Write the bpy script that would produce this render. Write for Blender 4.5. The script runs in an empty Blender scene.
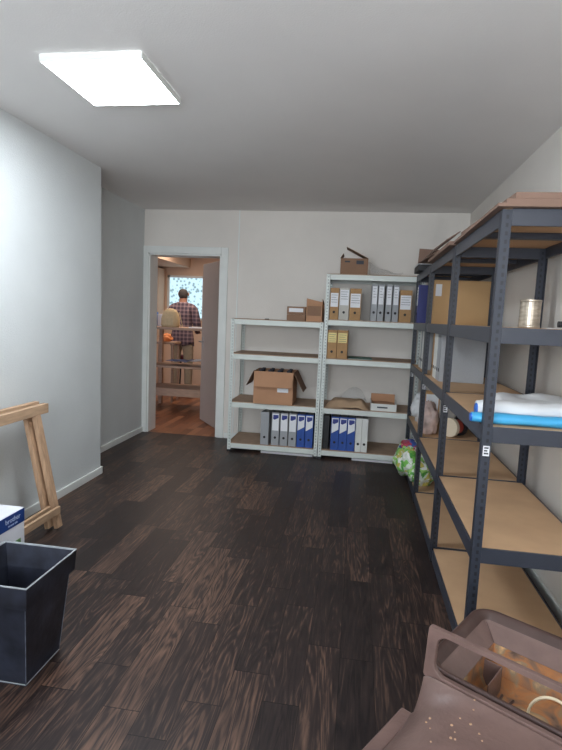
import bpy, bmesh, math, random
from mathutils import Vector, Matrix, noise
random.seed(7)
C = bpy.context.scene.collection
PI = math.pi

# ---------------------------------------------------------------- materials
def new_mat(name):
    m = bpy.data.materials.new(name); m.use_nodes = True
    nt = m.node_tree; b = nt.nodes['Principled BSDF']
    return m, nt, b
def srgb(r, g, b):
    f = lambda c: (c/255/12.92) if c/255 <= .04045 else ((c/255+.055)/1.055)**2.4
    return (f(r), f(g), f(b), 1)
def mat(name, col, rough=.6, metal=0, var=.0, scale=8, bump=0, bscale=60, trans=0, alpha=1, stretch=None, col2=None, spec=None, emit=0):
    """plain colour with procedural tone variation and bump"""
    m, nt, b = new_mat(name); N = nt.nodes; L = nt.links
    b.inputs['Roughness'].default_value = rough; b.inputs['Metallic'].default_value = metal
    if spec is not None: b.inputs['Specular IOR Level'].default_value = spec
    tc = N.new('ShaderNodeTexCoord'); mp = N.new('ShaderNodeMapping'); L.new(tc.outputs['Object'], mp.inputs['Vector'])
    if stretch: mp.inputs['Scale'].default_value = stretch
    nz = N.new('ShaderNodeTexNoise'); nz.inputs['Scale'].default_value = scale; nz.inputs['Detail'].default_value = 5
    L.new(mp.outputs[0], nz.inputs['Vector'])
    cr = N.new('ShaderNodeValToRGB'); L.new(nz.outputs['Fac'], cr.inputs['Fac'])
    c2 = col2 or tuple(min(1, c*(1+var)) for c in col[:3])+(1,)
    c1 = col if col2 else tuple(c*(1-var) for c in col[:3])+(1,)
    cr.color_ramp.elements[0].position = .35; cr.color_ramp.elements[1].position = .65
    cr.color_ramp.elements[0].color = c1; cr.color_ramp.elements[1].color = c2
    L.new(cr.outputs[0], b.inputs['Base Color'])
    if bump:
        n2 = N.new('ShaderNodeTexNoise'); n2.inputs['Scale'].default_value = bscale; n2.inputs['Detail'].default_value = 3
        L.new(mp.outputs[0], n2.inputs['Vector'])
        bp = N.new('ShaderNodeBump'); bp.inputs['Strength'].default_value = bump; bp.inputs['Distance'].default_value = .004
        L.new(n2.outputs['Fac'], bp.inputs['Height']); L.new(bp.outputs[0], b.inputs['Normal'])
    if trans:
        b.inputs['Transmission Weight'].default_value = trans; b.inputs['IOR'].default_value = 1.15
    if alpha < 1: b.inputs['Alpha'].default_value = alpha
    if emit:
        b.inputs['Emission Color'].default_value = col; b.inputs['Emission Strength'].default_value = emit
    return m

def plank_mat(name, W, Ln, tones, grain, rough):
    """planks running along Y: a random tone per plank, stretched grain, dark joints"""
    m, nt, b = new_mat(name); N = nt.nodes; L = nt.links
    def math_(op, a, bb=None, c=None):
        n = N.new('ShaderNodeMath'); n.operation = op
        for i, v in enumerate((a, bb, c)):
            if v is None: continue
            if isinstance(v, (int, float)): n.inputs[i].default_value = v
            else: L.new(v, n.inputs[i])
        return n.outputs[0]
    tc = N.new('ShaderNodeTexCoord'); sp = N.new('ShaderNodeSeparateXYZ'); L.new(tc.outputs['Object'], sp.inputs[0])
    X, Y = sp.outputs[0], sp.outputs[1]
    xr = math_('DIVIDE', X, W); row = math_('FLOOR', xr)
    wn = N.new('ShaderNodeTexWhiteNoise'); wn.noise_dimensions = '1D'; L.new(row, wn.inputs['W'])
    ys = math_('ADD', math_('DIVIDE', Y, Ln), math_('MULTIPLY', wn.outputs['Value'], 5.0))
    idx = math_('FLOOR', ys)
    cb = N.new('ShaderNodeCombineXYZ'); L.new(row, cb.inputs[0]); L.new(idx, cb.inputs[1])
    w2 = N.new('ShaderNodeTexWhiteNoise'); w2.noise_dimensions = '2D'; L.new(cb.outputs[0], w2.inputs['Vector'])
    tone = w2.outputs['Value']
    # grain: distorted bands along the plank, shifted per plank
    gx = math_('ADD', X, math_('MULTIPLY', tone, 7.0))
    cg = N.new('ShaderNodeCombineXYZ'); L.new(gx, cg.inputs[0]); L.new(math_('MULTIPLY', Y, .09), cg.inputs[1]); L.new(math_('MULTIPLY', tone, 3.), cg.inputs[2])
    nz = N.new('ShaderNodeTexNoise'); nz.inputs['Scale'].default_value = 70; nz.inputs['Detail'].default_value = 6; nz.inputs['Distortion'].default_value = .8
    L.new(cg.outputs[0], nz.inputs['Vector'])
    wv = N.new('ShaderNodeTexNoise'); wv.inputs['Scale'].default_value = 12; wv.inputs['Detail'].default_value = 1.5; wv.inputs['Distortion'].default_value = .8
    L.new(cg.outputs[0], wv.inputs['Vector'])
    ring = math_('FRACT', math_('MULTIPLY', wv.outputs['Fac'], 14.0))
    ring = math_('ABSOLUTE', math_('SUBTRACT', ring, .5))
    g = math_('ADD', math_('MULTIPLY_ADD', nz.outputs['Fac'], 1.15, -.24), math_('MULTIPLY', ring, .62))
    f = math_('ADD', math_('MULTIPLY', tone, 1-grain), math_('MULTIPLY', g, grain))
    cr = N.new('ShaderNodeValToRGB'); L.new(f, cr.inputs['Fac'])
    e = cr.color_ramp.elements
    e[0].position = .18; e[0].color = tones[0]; e[1].position = .85; e[1].color = tones[2]
    k = e.new(.5); k.color = tones[1]
    # joints
    fx = math_('FRACT', xr); fy = math_('FRACT', ys)
    jx = math_('LESS_THAN', fx, .012/ (W/.16)); jy = math_('LESS_THAN', fy, .003/Ln)
    j = math_('MAXIMUM', jx, jy)
    mx = N.new('ShaderNodeMix'); mx.data_type = 'RGBA'; L.new(j, mx.inputs['Factor']); L.new(cr.outputs[0], mx.inputs['A'])
    mx.inputs['B'].default_value = tuple(c*.35 for c in tones[0][:3])+(1,)
    L.new(mx.outputs['Result'], b.inputs['Base Color'])
    ro = math_('ADD', math_('MULTIPLY', g, .18), rough-.08); L.new(ro, b.inputs['Roughness'])
    b.inputs['Specular IOR Level'].default_value = .32
    bp = N.new('ShaderNodeBump'); bp.inputs['Strength'].default_value = .15; bp.inputs['Distance'].default_value = .002
    L.new(g, bp.inputs['Height']); L.new(bp.outputs[0], b.inputs['Normal'])
    return m

def post_mat(name, col, hole, pitch, rough=.45, glint=None):
    """painted angle post with its row of punched slots (object coordinates, corner at the origin)"""
    m, nt, b = new_mat(name); N = nt.nodes; L = nt.links
    b.inputs['Roughness'].default_value = rough; b.inputs['Metallic'].default_value = .0
    def M(op, a, bb):
        n = N.new('ShaderNodeMath'); n.operation = op
        for i, v in enumerate((a, bb)):
            if isinstance(v, (int, float)): n.inputs[i].default_value = v
            elif v is not None: L.new(v, n.inputs[i])
        return n.outputs[0]
    tc = N.new('ShaderNodeTexCoord'); sp = N.new('ShaderNodeSeparateXYZ'); L.new(tc.outputs['Object'], sp.inputs[0])
    c = M('ADD', M('ABSOLUTE', sp.outputs[0], None), M('ABSOLUTE', sp.outputs[1], None))
    a = M('LESS_THAN', M('ABSOLUTE', M('SUBTRACT', c, .020), None), .0048)
    z = M('LESS_THAN', M('ABSOLUTE', M('SUBTRACT', M('FRACT', M('DIVIDE', sp.outputs[2], pitch), None), .5), None), .24)
    k = M('MULTIPLY', a, z)
    mx = N.new('ShaderNodeMix'); mx.data_type = 'RGBA'; L.new(k, mx.inputs['Factor'])
    mx.inputs['A'].default_value = col; mx.inputs['B'].default_value = hole
    L.new(mx.outputs['Result'], b.inputs['Base Color'])
    return m

M = {}
M['wall'] = mat('white roughcast wall', (.80, .755, .70, 1), .9, var=.03, scale=2, bump=.5, bscale=160)
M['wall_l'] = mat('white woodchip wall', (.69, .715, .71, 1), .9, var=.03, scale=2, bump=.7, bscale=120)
M['ceil'] = mat('ceiling paint', (.80, .775, .755, 1), .95, var=.02, scale=1.5, bump=.25, bscale=140)
M['trim'] = mat('white gloss trim', (.82, .84, .81, 1), .4, var=.02)
M['floor'] = plank_mat('dark oak vinyl', .135, .64, (srgb(27, 22, 23), srgb(50, 40, 38), srgb(112, 86, 72)), .70, .44)
M['parquet'] = plank_mat('brown parquet', .09, .45, (srgb(105, 66, 48), srgb(150, 98, 70), srgb(185, 128, 92)), .4, .35)
M['door'] = mat('grey mauve door paint', srgb(176, 166, 160), .5, var=.03, scale=3)
M['mdf'] = mat('tan hardboard', srgb(196, 160, 124), .75, var=.05, scale=6, bump=.08, bscale=300)
M['mdfb'] = mat('brown hardboard', srgb(168, 142, 120), .8, var=.08, scale=14, bump=.08, bscale=300)
M['steel'] = mat('anthracite painted steel', srgb(53, 57, 68), .42, var=.04, scale=10, spec=.6)
M['steelp'] = post_mat('anthracite punched post', srgb(49, 53, 64), srgb(27, 29, 35), .030)
M['white'] = mat('white painted steel', srgb(212, 218, 212), .45, var=.02)
M['whitep'] = post_mat('white punched post', srgb(208, 214, 209), srgb(148, 154, 152), .030)
M['black'] = mat('black plastic', srgb(26, 26, 29), .5, var=.1)
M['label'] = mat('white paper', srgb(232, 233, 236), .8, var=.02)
M['ink'] = mat('dark print', srgb(70, 72, 80), .8)
M['yellow'] = mat('yellow paper', srgb(232, 214, 150), .8, var=.02)
M['card'] = mat('corrugated cardboard', srgb(180, 136, 104), .85, var=.05, scale=5, bump=.1, bscale=200)
M['card2'] = mat('dull brown cardboard', srgb(140, 108, 86), .85, var=.07, scale=5, bump=.1, bscale=200)
M['card3'] = mat('tan box cardboard', srgb(196, 158, 112), .85, var=.04, scale=3, bump=.08, bscale=200)
M['grey'] = mat('marbled grey card', srgb(158, 160, 163), .6, var=.06, scale=200)
M['blue'] = mat('blue card', srgb(38, 78, 158), .5, var=.05, scale=40)
M['navy'] = mat('navy card', srgb(34, 42, 110), .5, var=.05, scale=40)
M['wbind'] = mat('white card', srgb(220, 221, 216), .5, var=.03)
M['cream'] = mat('light grey card', srgb(190, 186, 178), .7, var=.04)
M['brownf'] = mat('brown file card', srgb(172, 134, 92), .8, var=.07, scale=30)
M['paper'] = mat('paper edges', srgb(200, 198, 192), .9, var=.1, scale=90, stretch=(6, 1, .2))
M['logo'] = mat('blue logo print', srgb(48, 58, 132), .5)
M['hole'] = mat('finger hole black', srgb(16, 16, 18), .6)
M['chrome'] = mat('nickel ring', srgb(170, 172, 176), .3, metal=1)
M['green'] = mat('green folder card', srgb(64, 118, 104), .6, var=.06)
M['pine'] = mat('raw pine', srgb(190, 158, 128), .65, var=.14, scale=16, stretch=(3, .5, 3), bump=.15, bscale=60)
M['pineleg'] = mat('raw pine leg', srgb(184, 150, 120), .65, var=.16, scale=16, stretch=(4, 4, .5), bump=.15, bscale=60)
M['planter'] = mat('dull zinc blue black', srgb(38, 41, 52), .42, var=.5, scale=11, bump=.2, bscale=40, spec=.5)
M['zincseam'] = mat('dull zinc seam', srgb(96, 102, 114), .5, var=.35, scale=40)
M['zincedge'] = mat('worn zinc edge', srgb(150, 155, 160), .5, var=.15, scale=40)
M['printbox'] = mat('white glossy carton', srgb(226, 228, 236), .5, var=.02)
M['band'] = mat('blue print band', srgb(30, 62, 128), .45, var=.06, scale=12)
M['faint'] = mat('pale blue print', srgb(170, 184, 214), .5)
M['sheet'] = mat('grey brown cardboard', srgb(132, 106, 92), .9, var=.07, scale=5)
M['kraft'] = mat('kraft paper', srgb(172, 144, 116), .9, var=.08, scale=12)
M['greenprint'] = mat('green print', srgb(110, 150, 100), .6, var=.2, scale=60)
M['tub'] = mat('mauve brown plastic', srgb(108, 86, 80), .42, var=.12, scale=14, bump=.18, bscale=90)
M['tubdark'] = mat('darker brown rim', srgb(70, 50, 45), .45, var=.15, scale=12, bump=.1, bscale=80)
M['rubber'] = mat('cream cable', srgb(214, 198, 168), .5, var=.05)
M['film'] = mat('clear film', srgb(225, 228, 230), .25, alpha=.07)
M['whitebag'] = mat('white plastic film', srgb(222, 224, 226), .4, var=.04, bump=.3, bscale=25)
M['cyan'] = mat('light blue plastic', srgb(74, 172, 222), .35, var=.08, scale=10, bump=.25, bscale=30)
M['royal'] = mat('royal blue plastic', srgb(30, 96, 190), .35, var=.08)
M['red'] = mat('red print', srgb(170, 66, 50), .5, var=.1)
M['pink'] = mat('pinkish plastic film', srgb(214, 190, 182), .4, var=.2, scale=12, bump=.4, bscale=25)
M['creamdisc'] = mat('cream disc', srgb(226, 212, 188), .6)
M['skin'] = mat('skin', srgb(168, 120, 98), .6, var=.04)
M['hair'] = mat('dark grey hair', srgb(66, 60, 58), .8, var=.2, scale=60)
M['khaki'] = mat('khaki cotton', srgb(150, 138, 118), .9, var=.08, scale=30)
M['bagcream'] = mat('cream canvas', srgb(200, 178, 140), .9, var=.06, scale=30, bump=.2)
M['peach'] = mat('peach wall', srgb(224, 196, 172), .9, var=.03, scale=2)
M['wood'] = mat('pale wood', srgb(170, 140, 118), .6, var=.1, scale=10, stretch=(1, 6, 6))
M['darkcab'] = mat('dark cabinet', srgb(44, 44, 50), .6, var=.05)
M['cloth_b'] = mat('blue grey cloth', srgb(120, 130, 160), .9, var=.1)
M['orange'] = mat('orange plastic', srgb(224, 140, 84), .6, var=.1)
M['maroon'] = mat('maroon fabric', srgb(110, 52, 56), .8, var=.1)
M['amber'] = mat('metallic tin', srgb(176, 164, 148), .38, metal=.8, var=.25, scale=22, stretch=(1, 1, 4))
M['brightb'] = mat('bright blue plastic', srgb(50, 120, 200), .5)

def rust_mat():
    m, nt, b = new_mat('rust stained brown plastic'); N = nt.nodes; L = nt.links
    tc = N.new('ShaderNodeTexCoord')
    n1 = N.new('ShaderNodeTexNoise'); n1.inputs['Scale'].default_value = 11; n1.inputs['Detail'].default_value = 6; n1.inputs['Distortion'].default_value = .6
    L.new(tc.outputs['Object'], n1.inputs['Vector'])
    cr = N.new('ShaderNodeValToRGB'); e = cr.color_ramp.elements
    e[0].position = .36; e[0].color = srgb(84, 66, 58); e[1].position = .66; e[1].color = srgb(214, 168, 116)
    k = e.new(.44); k.color = srgb(124, 96, 78); k = e.new(.52); k.color = srgb(168, 112, 68); k = e.new(.58); k.color = srgb(140, 122, 98)
    L.new(n1.outputs['Fac'], cr.inputs['Fac']); L.new(cr.outputs[0], b.inputs['Base Color'])
    b.inputs['Roughness'].default_value = .55
    bp = N.new('ShaderNodeBump'); bp.inputs['Strength'].default_value = .3; bp.inputs['Distance'].default_value = .004
    L.new(n1.outputs['Fac'], bp.inputs['Height']); L.new(bp.outputs[0], b.inputs['Normal'])
    return m
M['rust'] = rust_mat()
def spots_mat(name, base, pal, scale, thr=.5, rough=.4):
    """plastic printed with patches of colour"""
    m, nt, b = new_mat(name); N = nt.nodes; L = nt.links
    tc = N.new('ShaderNodeTexCoord')
    v = N.new('ShaderNodeTexVoronoi'); v.inputs['Scale'].default_value = scale; v.distance = 'CHEBYCHEV'
    nz = N.new('ShaderNodeTexNoise'); nz.inputs['Scale'].default_value = 14; L.new(tc.outputs['Object'], nz.inputs['Vector'])
    va = N.new('ShaderNodeVectorMath'); va.operation = 'MULTIPLY_ADD'; L.new(nz.outputs['Color'], va.inputs[0]); va.inputs[1].default_value = (.09, .09, .09); L.new(tc.outputs['Object'], va.inputs[2])
    L.new(va.outputs[0], v.inputs['Vector'])
    s = N.new('ShaderNodeSeparateColor'); L.new(v.outputs['Color'], s.inputs[0])
    cr = N.new('ShaderNodeValToRGB'); cr.color_ramp.interpolation = 'CONSTANT'
    e = cr.color_ramp.elements; e[0].color = base; e[1].position = .999; e[1].color = pal[-1]
    for i, p in enumerate(pal):
        k = e.new(thr+(1-thr)*i/len(pal)); k.color = p
    L.new(s.outputs[0], cr.inputs['Fac']); L.new(cr.outputs[0], b.inputs['Base Color'])
    b.inputs['Roughness'].default_value = rough
    return m
M['leafbag'] = spots_mat('green print bag', srgb(206, 212, 200), [srgb(120, 186, 86), srgb(86, 160, 70), srgb(150, 200, 100), srgb(235, 235, 230), srgb(190, 180, 90)], 30, .3)
M['lace'] = None
def plaid_mat():
    m, nt, b = new_mat('checked shirt cloth'); N = nt.nodes; L = nt.links
    tc = N.new('ShaderNodeTexCoord'); sp = N.new('ShaderNodeSeparateXYZ'); L.new(tc.outputs['Object'], sp.inputs[0])
    outs = []
    for i in (0, 2):
        a = N.new('ShaderNodeMath'); a.operation = 'MULTIPLY'; L.new(sp.outputs[i], a.inputs[0]); a.inputs[1].default_value = 16
        f = N.new('ShaderNodeMath'); f.operation = 'FRACT'; L.new(a.outputs[0], f.inputs[0])
        g = N.new('ShaderNodeMath'); g.operation = 'GREATER_THAN'; L.new(f.outputs[0], g.inputs[0]); g.inputs[1].default_value = .6
        outs.append(g.outputs[0])
    s = N.new('ShaderNodeMath'); s.operation = 'ADD'; L.new(outs[0], s.inputs[0]); L.new(outs[1], s.inputs[1])
    h = N.new('ShaderNodeMath'); h.operation = 'MULTIPLY'; L.new(s.outputs[0], h.inputs[0]); h.inputs[1].default_value = .5
    cr = N.new('ShaderNodeValToRGB'); L.new(h.outputs[0], cr.inputs['Fac'])
    cr.color_ramp.elements[0].color = srgb(78, 66, 78); cr.color_ramp.elements[1].color = srgb(150, 128, 132)
    L.new(cr.outputs[0], b.inputs['Base Color']); b.inputs['Roughness'].default_value = .9
    return m
M['plaid'] = plaid_mat()
def emit_mat(name, col, st):
    m = bpy.data.materials.new(name); m.use_nodes = True; nt = m.node_tree; nt.nodes.clear()
    e = nt.nodes.new('ShaderNodeEmission'); o = nt.nodes.new('ShaderNodeOutputMaterial')
    e.inputs[0].default_value = col; e.inputs[1].default_value = st; nt.links.new(e.outputs[0], o.inputs[0])
    return m, nt, e
M['led'] = emit_mat('lit diffuser', (.86, .93, 1, 1), 32)[0]
def lace():
    m, nt, e = emit_mat('sunlit lace pane', (.7, .85, 1, 1), 1.0); N = nt.nodes; L = nt.links
    tc = N.new('ShaderNodeTexCoord'); v = N.new('ShaderNodeTexVoronoi'); v.inputs['Scale'].default_value = 16
    L.new(tc.outputs['Object'], v.inputs['Vector'])
    cr = N.new('ShaderNodeValToRGB'); L.new(v.outputs['Distance'], cr.inputs[0])
    cr.color_ramp.elements[0].position = .25; cr.color_ramp.elements[0].color = (.22, .33, .37, 1)
    cr.color_ramp.elements[1].position = .5; cr.color_ramp.elements[1].color = (.55, .78, .9, 1)
    L.new(cr.outputs[0], e.inputs[0]); return m
M['lace'] = lace()

# ---------------------------------------------------------------- mesh builder
class MB:
    def __init__(s): s.bm = bmesh.new()
    def box(s, x0, x1, y0, y1, z0, z1, mtx=None):
        vs = [s.bm.verts.new(mtx @ Vector(p) if mtx else p) for p in
              [(x0,y0,z0),(x1,y0,z0),(x1,y1,z0),(x0,y1,z0),(x0,y0,z1),(x1,y0,z1),(x1,y1,z1),(x0,y1,z1)]]
        for f in ((3,2,1,0),(4,5,6,7),(0,1,5,4),(1,2,6,5),(2,3,7,6),(3,0,4,7)): s.bm.faces.new([vs[i] for i in f])
        return s
    def bar(s, a, b, w, t, up=(0,0,1)):
        """rectangular bar from a to b, w across, t along up"""
        a = Vector(a); b = Vector(b); d = (b-a); l = d.length; d.normalize()
        sd = d.cross(Vector(up)).normalized(); u = sd.cross(d)
        m = Matrix((( *[0]*4,),)*4) if False else Matrix.Translation(a) @ Matrix((sd, d, u)).transposed().to_4x4()
        return s.box(-w/2, w/2, 0, l, -t/2, t/2, m)
    def frust(s, b, t, z0, z1):
        """b, t = (x0,x1,y0,y1) rectangles at z0 and z1"""
        q = lambda r, z: [s.bm.verts.new(p) for p in ((r[0],r[2],z),(r[1],r[2],z),(r[1],r[3],z),(r[0],r[3],z))]
        lo = q(b, z0); hi = q(t, z1)
        s.bm.faces.new(lo[::-1]); s.bm.faces.new(hi)
        for i in range(4): s.bm.faces.new((lo[i], lo[(i+1)%4], hi[(i+1)%4], hi[i]))
        return s
    def loft(s, rings, close=True, cap0=False, cap1=False):
        R = [[s.bm.verts.new(p) for p in r] for r in rings]
        n = len(R[0])
        for a, b in zip(R, R[1:]):
            for i in range(n if close else n-1):
                s.bm.faces.new((a[i], a[(i+1)%n], b[(i+1)%n], b[i]))
        if cap0: s.bm.faces.new(R[0][::-1])
        if cap1: s.bm.faces.new(R[-1])
        return s
    def cyl(s, a, b, r, n=16, r2=None, cap=True):
        a = Vector(a); b = Vector(b); d = (b-a).normalized()
        x = d.orthogonal().normalized(); y = d.cross(x); r2 = r if r2 is None else r2
        rg = lambda c, q: [c+x*q*math.cos(2*PI*i/n)+y*q*math.sin(2*PI*i/n) for i in range(n)]
        return s.loft([rg(a, r), rg(b, r2)], True, cap, cap)
    def tube(s, pts, r, n=8):
        pts = [Vector(p) for p in pts]; rings = []
        for i, p in enumerate(pts):
            d = (pts[min(i+1, len(pts)-1)]-pts[max(i-1, 0)]).normalized()
            x = d.cross(Vector((.13, .2, 1))).normalized(); y = d.cross(x)
            rings.append([p+x*r*math.cos(2*PI*k/n)+y*r*math.sin(2*PI*k/n) for k in range(n)])
        return s.loft(rings, True, True, True)
    def prism(s, pts, fn, h):
        """pts 2-D outline; fn(u,v,w) to 3-D; extruded w = 0..h"""
        a = [s.bm.verts.new(fn(u, v, 0)) for u, v in pts]; b = [s.bm.verts.new(fn(u, v, h)) for u, v in pts]
        s.bm.faces.new(a[::-1]); s.bm.faces.new(b)
        for i in range(len(pts)): j = (i+1) % len(pts); s.bm.faces.new((a[i], a[j], b[j], b[i]))
        return s
    def build(s, name, m, parent=None, bevel=0, smooth=False, sub=0, loc=None, seg=2, solid=0):
        bmesh.ops.recalc_face_normals(s.bm, faces=s.bm.faces)
        me = bpy.data.meshes.new(name); s.bm.to_mesh(me); s.bm.free()
        o = bpy.data.objects.new(name, me); C.objects.link(o); me.materials.append(m)
        if parent: o.parent = parent
        if loc: o.location = loc
        if solid:
            q = o.modifiers.new('solid', 'SOLIDIFY'); q.thickness = solid; q.offset = 0
        if bevel:
            q = o.modifiers.new('bevel', 'BEVEL'); q.width = bevel; q.segments = seg; q.limit_method = 'ANGLE'; q.angle_limit = math.radians(40)
        if sub:
            q = o.modifiers.new('sub', 'SUBSURF'); q.levels = sub; q.render_levels = sub
        if smooth:
            for f in me.polygons: f.use_smooth = True
        return o
def tag(o, label=None, cat=None, group=None, kind=None):
    if label: o['label'] = label
    if cat: o['category'] = cat
    if group: o['group'] = group
    if kind: o['kind'] = kind
    return o
def thing(name, loc, label, cat, rz=0, group=None):
    o = bpy.data.objects.new(name, None); C.objects.link(o); o.location = loc; o.rotation_euler = (0, 0, rz)
    o.empty_display_size = .1
    return tag(o, label, cat, group)
def kids(o): return [c for c in C.objects if c.parent == o]
def copy_tree(o, parent=None):
    c = o.copy(); C.objects.link(c)
    if parent: c.parent = parent
    for ch in kids(o): copy_tree(ch, c)
    return c
def struct(o): o['kind'] = 'structure'; return o
def text(parent, name, s, size, m, mtx):
    cu = bpy.data.curves.new(name, 'FONT'); cu.body = s; cu.size = size; cu.extrude = .0006; cu.align_x = 'CENTER'; cu.align_y = 'CENTER'
    t = bpy.data.objects.new(name, cu); C.objects.link(t)
    dg = bpy.context.evaluated_depsgraph_get(); me = bpy.data.meshes.new_from_object(t.evaluated_get(dg))
    bpy.data.objects.remove(t); o = bpy.data.objects.new(name, me); C.objects.link(o); me.materials.clear(); me.materials.append(m)
    o.parent = parent; o.matrix_local = mtx
    return o

# ---------------------------------------------------------------- measured room
DW, XR, H = 5.49, 1.038, 2.499
XL1, YP, XL2 = -2.098, 3.928, -2.417
XD0, XD1, DH = -2.361, -1.525, 2.03
YB = -1.3            # wall behind the camera
Y2 = 5.70            # other side of the back wall
FY = 9.5             # far wall of the next room

struct(MB().box(XL2-.3, XR+.1, YB-.1, DW+.005, -.08, 0).build('floor', M['floor']))
struct(MB().box(-5.0, 1.2, DW+.005, FY+.1, -.08, 0).build('floor', M['parquet']))
struct(MB().box(XL2-.3, XR+.1, YB-.1, DW, H, H+.1).build('ceiling', M['ceil']))
struct(MB().box(-5.0, 1.2, Y2, FY+.1, 2.5, 2.6).build('ceiling', M['peach']))
m = MB()
m.box(XL2-.25, XL1, YB, YP, 0, H); m.box(XL2-.25, XL2, YP, DW, 0, H)
struct(m.build('wall_left', M['wall_l']))
m = MB()
m.box(XL2-.25, XD0, DW, Y2, 0, H); m.box(XD1, XR+.1, DW, Y2, 0, H); m.box(XD0, XD1, DW, Y2, DH, H)
struct(m.build('wall_back', M['wall']))
struct(MB().box(XR, XR+.1, YB, DW, 0, H).build('wall_right', M['wall']))
m = MB()   # behind the camera, with a window opening
wx0, wx1, wz0, wz1 = -1.5, .5, .95, 2.2
m.box(XL1, wx0, YB-.1, YB, 0, H); m.box(wx1, XR, YB-.1, YB, 0, H); m.box(wx0, wx1, YB-.1, YB, 0, wz0); m.box(wx0, wx1, YB-.1, YB, wz1, H)
struct(m.build('wall_front', M['wall']))
m = MB()
for a, b_ in ((wx0, wx0+.05), (wx1-.05, wx1), (-.53, -.47)): m.box(a, b_, YB-.08, YB-.02, wz0, wz1)
m.box(wx0, wx1, YB-.08, YB-.02, wz0, wz0+.05); m.box(wx0, wx1, YB-.08, YB-.02, wz1-.05, wz1)
struct(m.build('window_1', M['trim']))
# baseboards
def skirt(name, boxes):
    m = MB()
    for b_ in boxes: m.box(*b_)
    return struct(m.build(name, M['trim'], bevel=.004))
t = .016
skirt('baseboard_left', [(XL1, XL1+t, YB, YP+t, 0, .062), (XL2+t, XL1+t, YP, YP+t, 0, .062), (XL2, XL2+t, YP, DW, 0, .062)])
skirt('baseboard_back', [(XD1+.085, XR, DW-t, DW, 0, .062)])
skirt('baseboard_right', [(XR-t, XR, YB, DW-t, 0, .062)])
# panel joint on the back wall
struct(MB().box(-1.346, -1.334, DW-.006, DW, .062, H).build('trim_1', M['trim']))
struct(MB().box(XD1+.085, -1.346, DW-.004, DW, .062, H).build('trim_2', M['wall']))
# door frame : casing + jamb
m = MB()
cw = .075
m.box(XL2, XD0, DW-.022, DW, 0, DH+cw); m.box(XD1, XD1+cw, DW-.022, DW, 0, DH+cw); m.box(XD0, XD1, DW-.022, DW, DH, DH+cw)
m.box(XD0, XD0+.02, DW-.01, Y2, 0, DH); m.box(XD1-.02, XD1, DW-.01, Y2, 0, DH); m.box(XD0, XD1, DW-.01, Y2, DH-.02, DH)
struct(m.build('trim_3', M['trim'], bevel=.004))
# open door leaf
hx, hy = XD1-.02, Y2+.01
ang = math.atan2(6.384-hy, -2.02-hx)
dr = bpy.data.objects.new('door_1', None); C.objects.link(dr); dr.location = (hx, hy, 0); dr.rotation_euler = (0, 0, ang); struct(dr)
MB().box(0, .80, -.04, 0, .008, 2.005).build('door_leaf', M['door'], dr, bevel=.003)
hd = MB().cyl((.74, .001, 1.03), (.74, .05, 1.03), .009).bar((.745, .048, 1.03), (.63, .048, 1.03), .018, .018).build('door_handle', M['chrome'], dr, bevel=.003)
MB().box(.722, .758, 0, .005, .93, 1.09).build('handle_plate', M['chrome'], dr, bevel=.002)
# next room shell
struct(MB().box(-5.0, -4.9, Y2, FY, 0, 2.5).build('wall_left', M['peach']))
struct(MB().box(1.1, 1.2, Y2, FY, 0, 2.5).build('wall_right', M['peach']))
m = MB(); a0, a1, b0, b1 = -3.70, -2.3, 1.25, 2.09
m.box(-5.0, a0, FY, FY+.1, 0, 2.5); m.box(a1, 1.2, FY, FY+.1, 0, 2.5); m.box(a0, a1, FY, FY+.1, 0, b0); m.box(a0, a1, FY, FY+.1, b1, 2.5)
struct(m.build('wall_far', M['peach']))
struct(MB().box(-4.9, -3.25, 6.6, FY, 2.24, 2.5).build('trim_4', M['peach']))
w2 = bpy.data.objects.new('window_2', None); C.objects.link(w2); w2.location = ((a0+a1)/2, FY, b0); struct(w2)
hw = (a1-a0)/2; hh = b1-b0
MB().box(-hw, hw, .03, .04, 0, hh).build('pane', M['lace'], w2)
m = MB()
for x in (-hw, 0, hw-.04): m.box(x, x+.04, -.01, .03, 0, hh)
m.box(-hw, hw, -.01, .03, 0, .04); m.box(-hw, hw, -.01, .03, hh-.04, hh)
m.build('window_frame', M['trim'], w2)

# ---------------------------------------------------------------- ceiling light
lx0, lx1, ly0, ly1 = [1.011*q for q in (-1.455, -.991, 2.197, 2.654)]
cx, cy = (lx0+lx1)/2, (ly0+ly1)/2; lw = (lx1-lx0)/2
cl = thing('ceiling_light', (cx, cy, H), 'square white LED panel light mounted on the ceiling, switched on', 'ceiling light')
m = MB(); fw = .007; e = lw+fw
m.box(-e, e, -e, -lw, -.032, -.001); m.box(-e, e, lw, e, -.032, -.001); m.box(-e, -lw, -lw, lw, -.032, -.001); m.box(lw, e, -lw, lw, -.032, -.001)
m.build('frame', M['trim'], cl, bevel=.002)
MB().box(-lw, lw, -lw, lw, -.031, -.025).build('diffuser', M['led'], cl)

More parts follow.
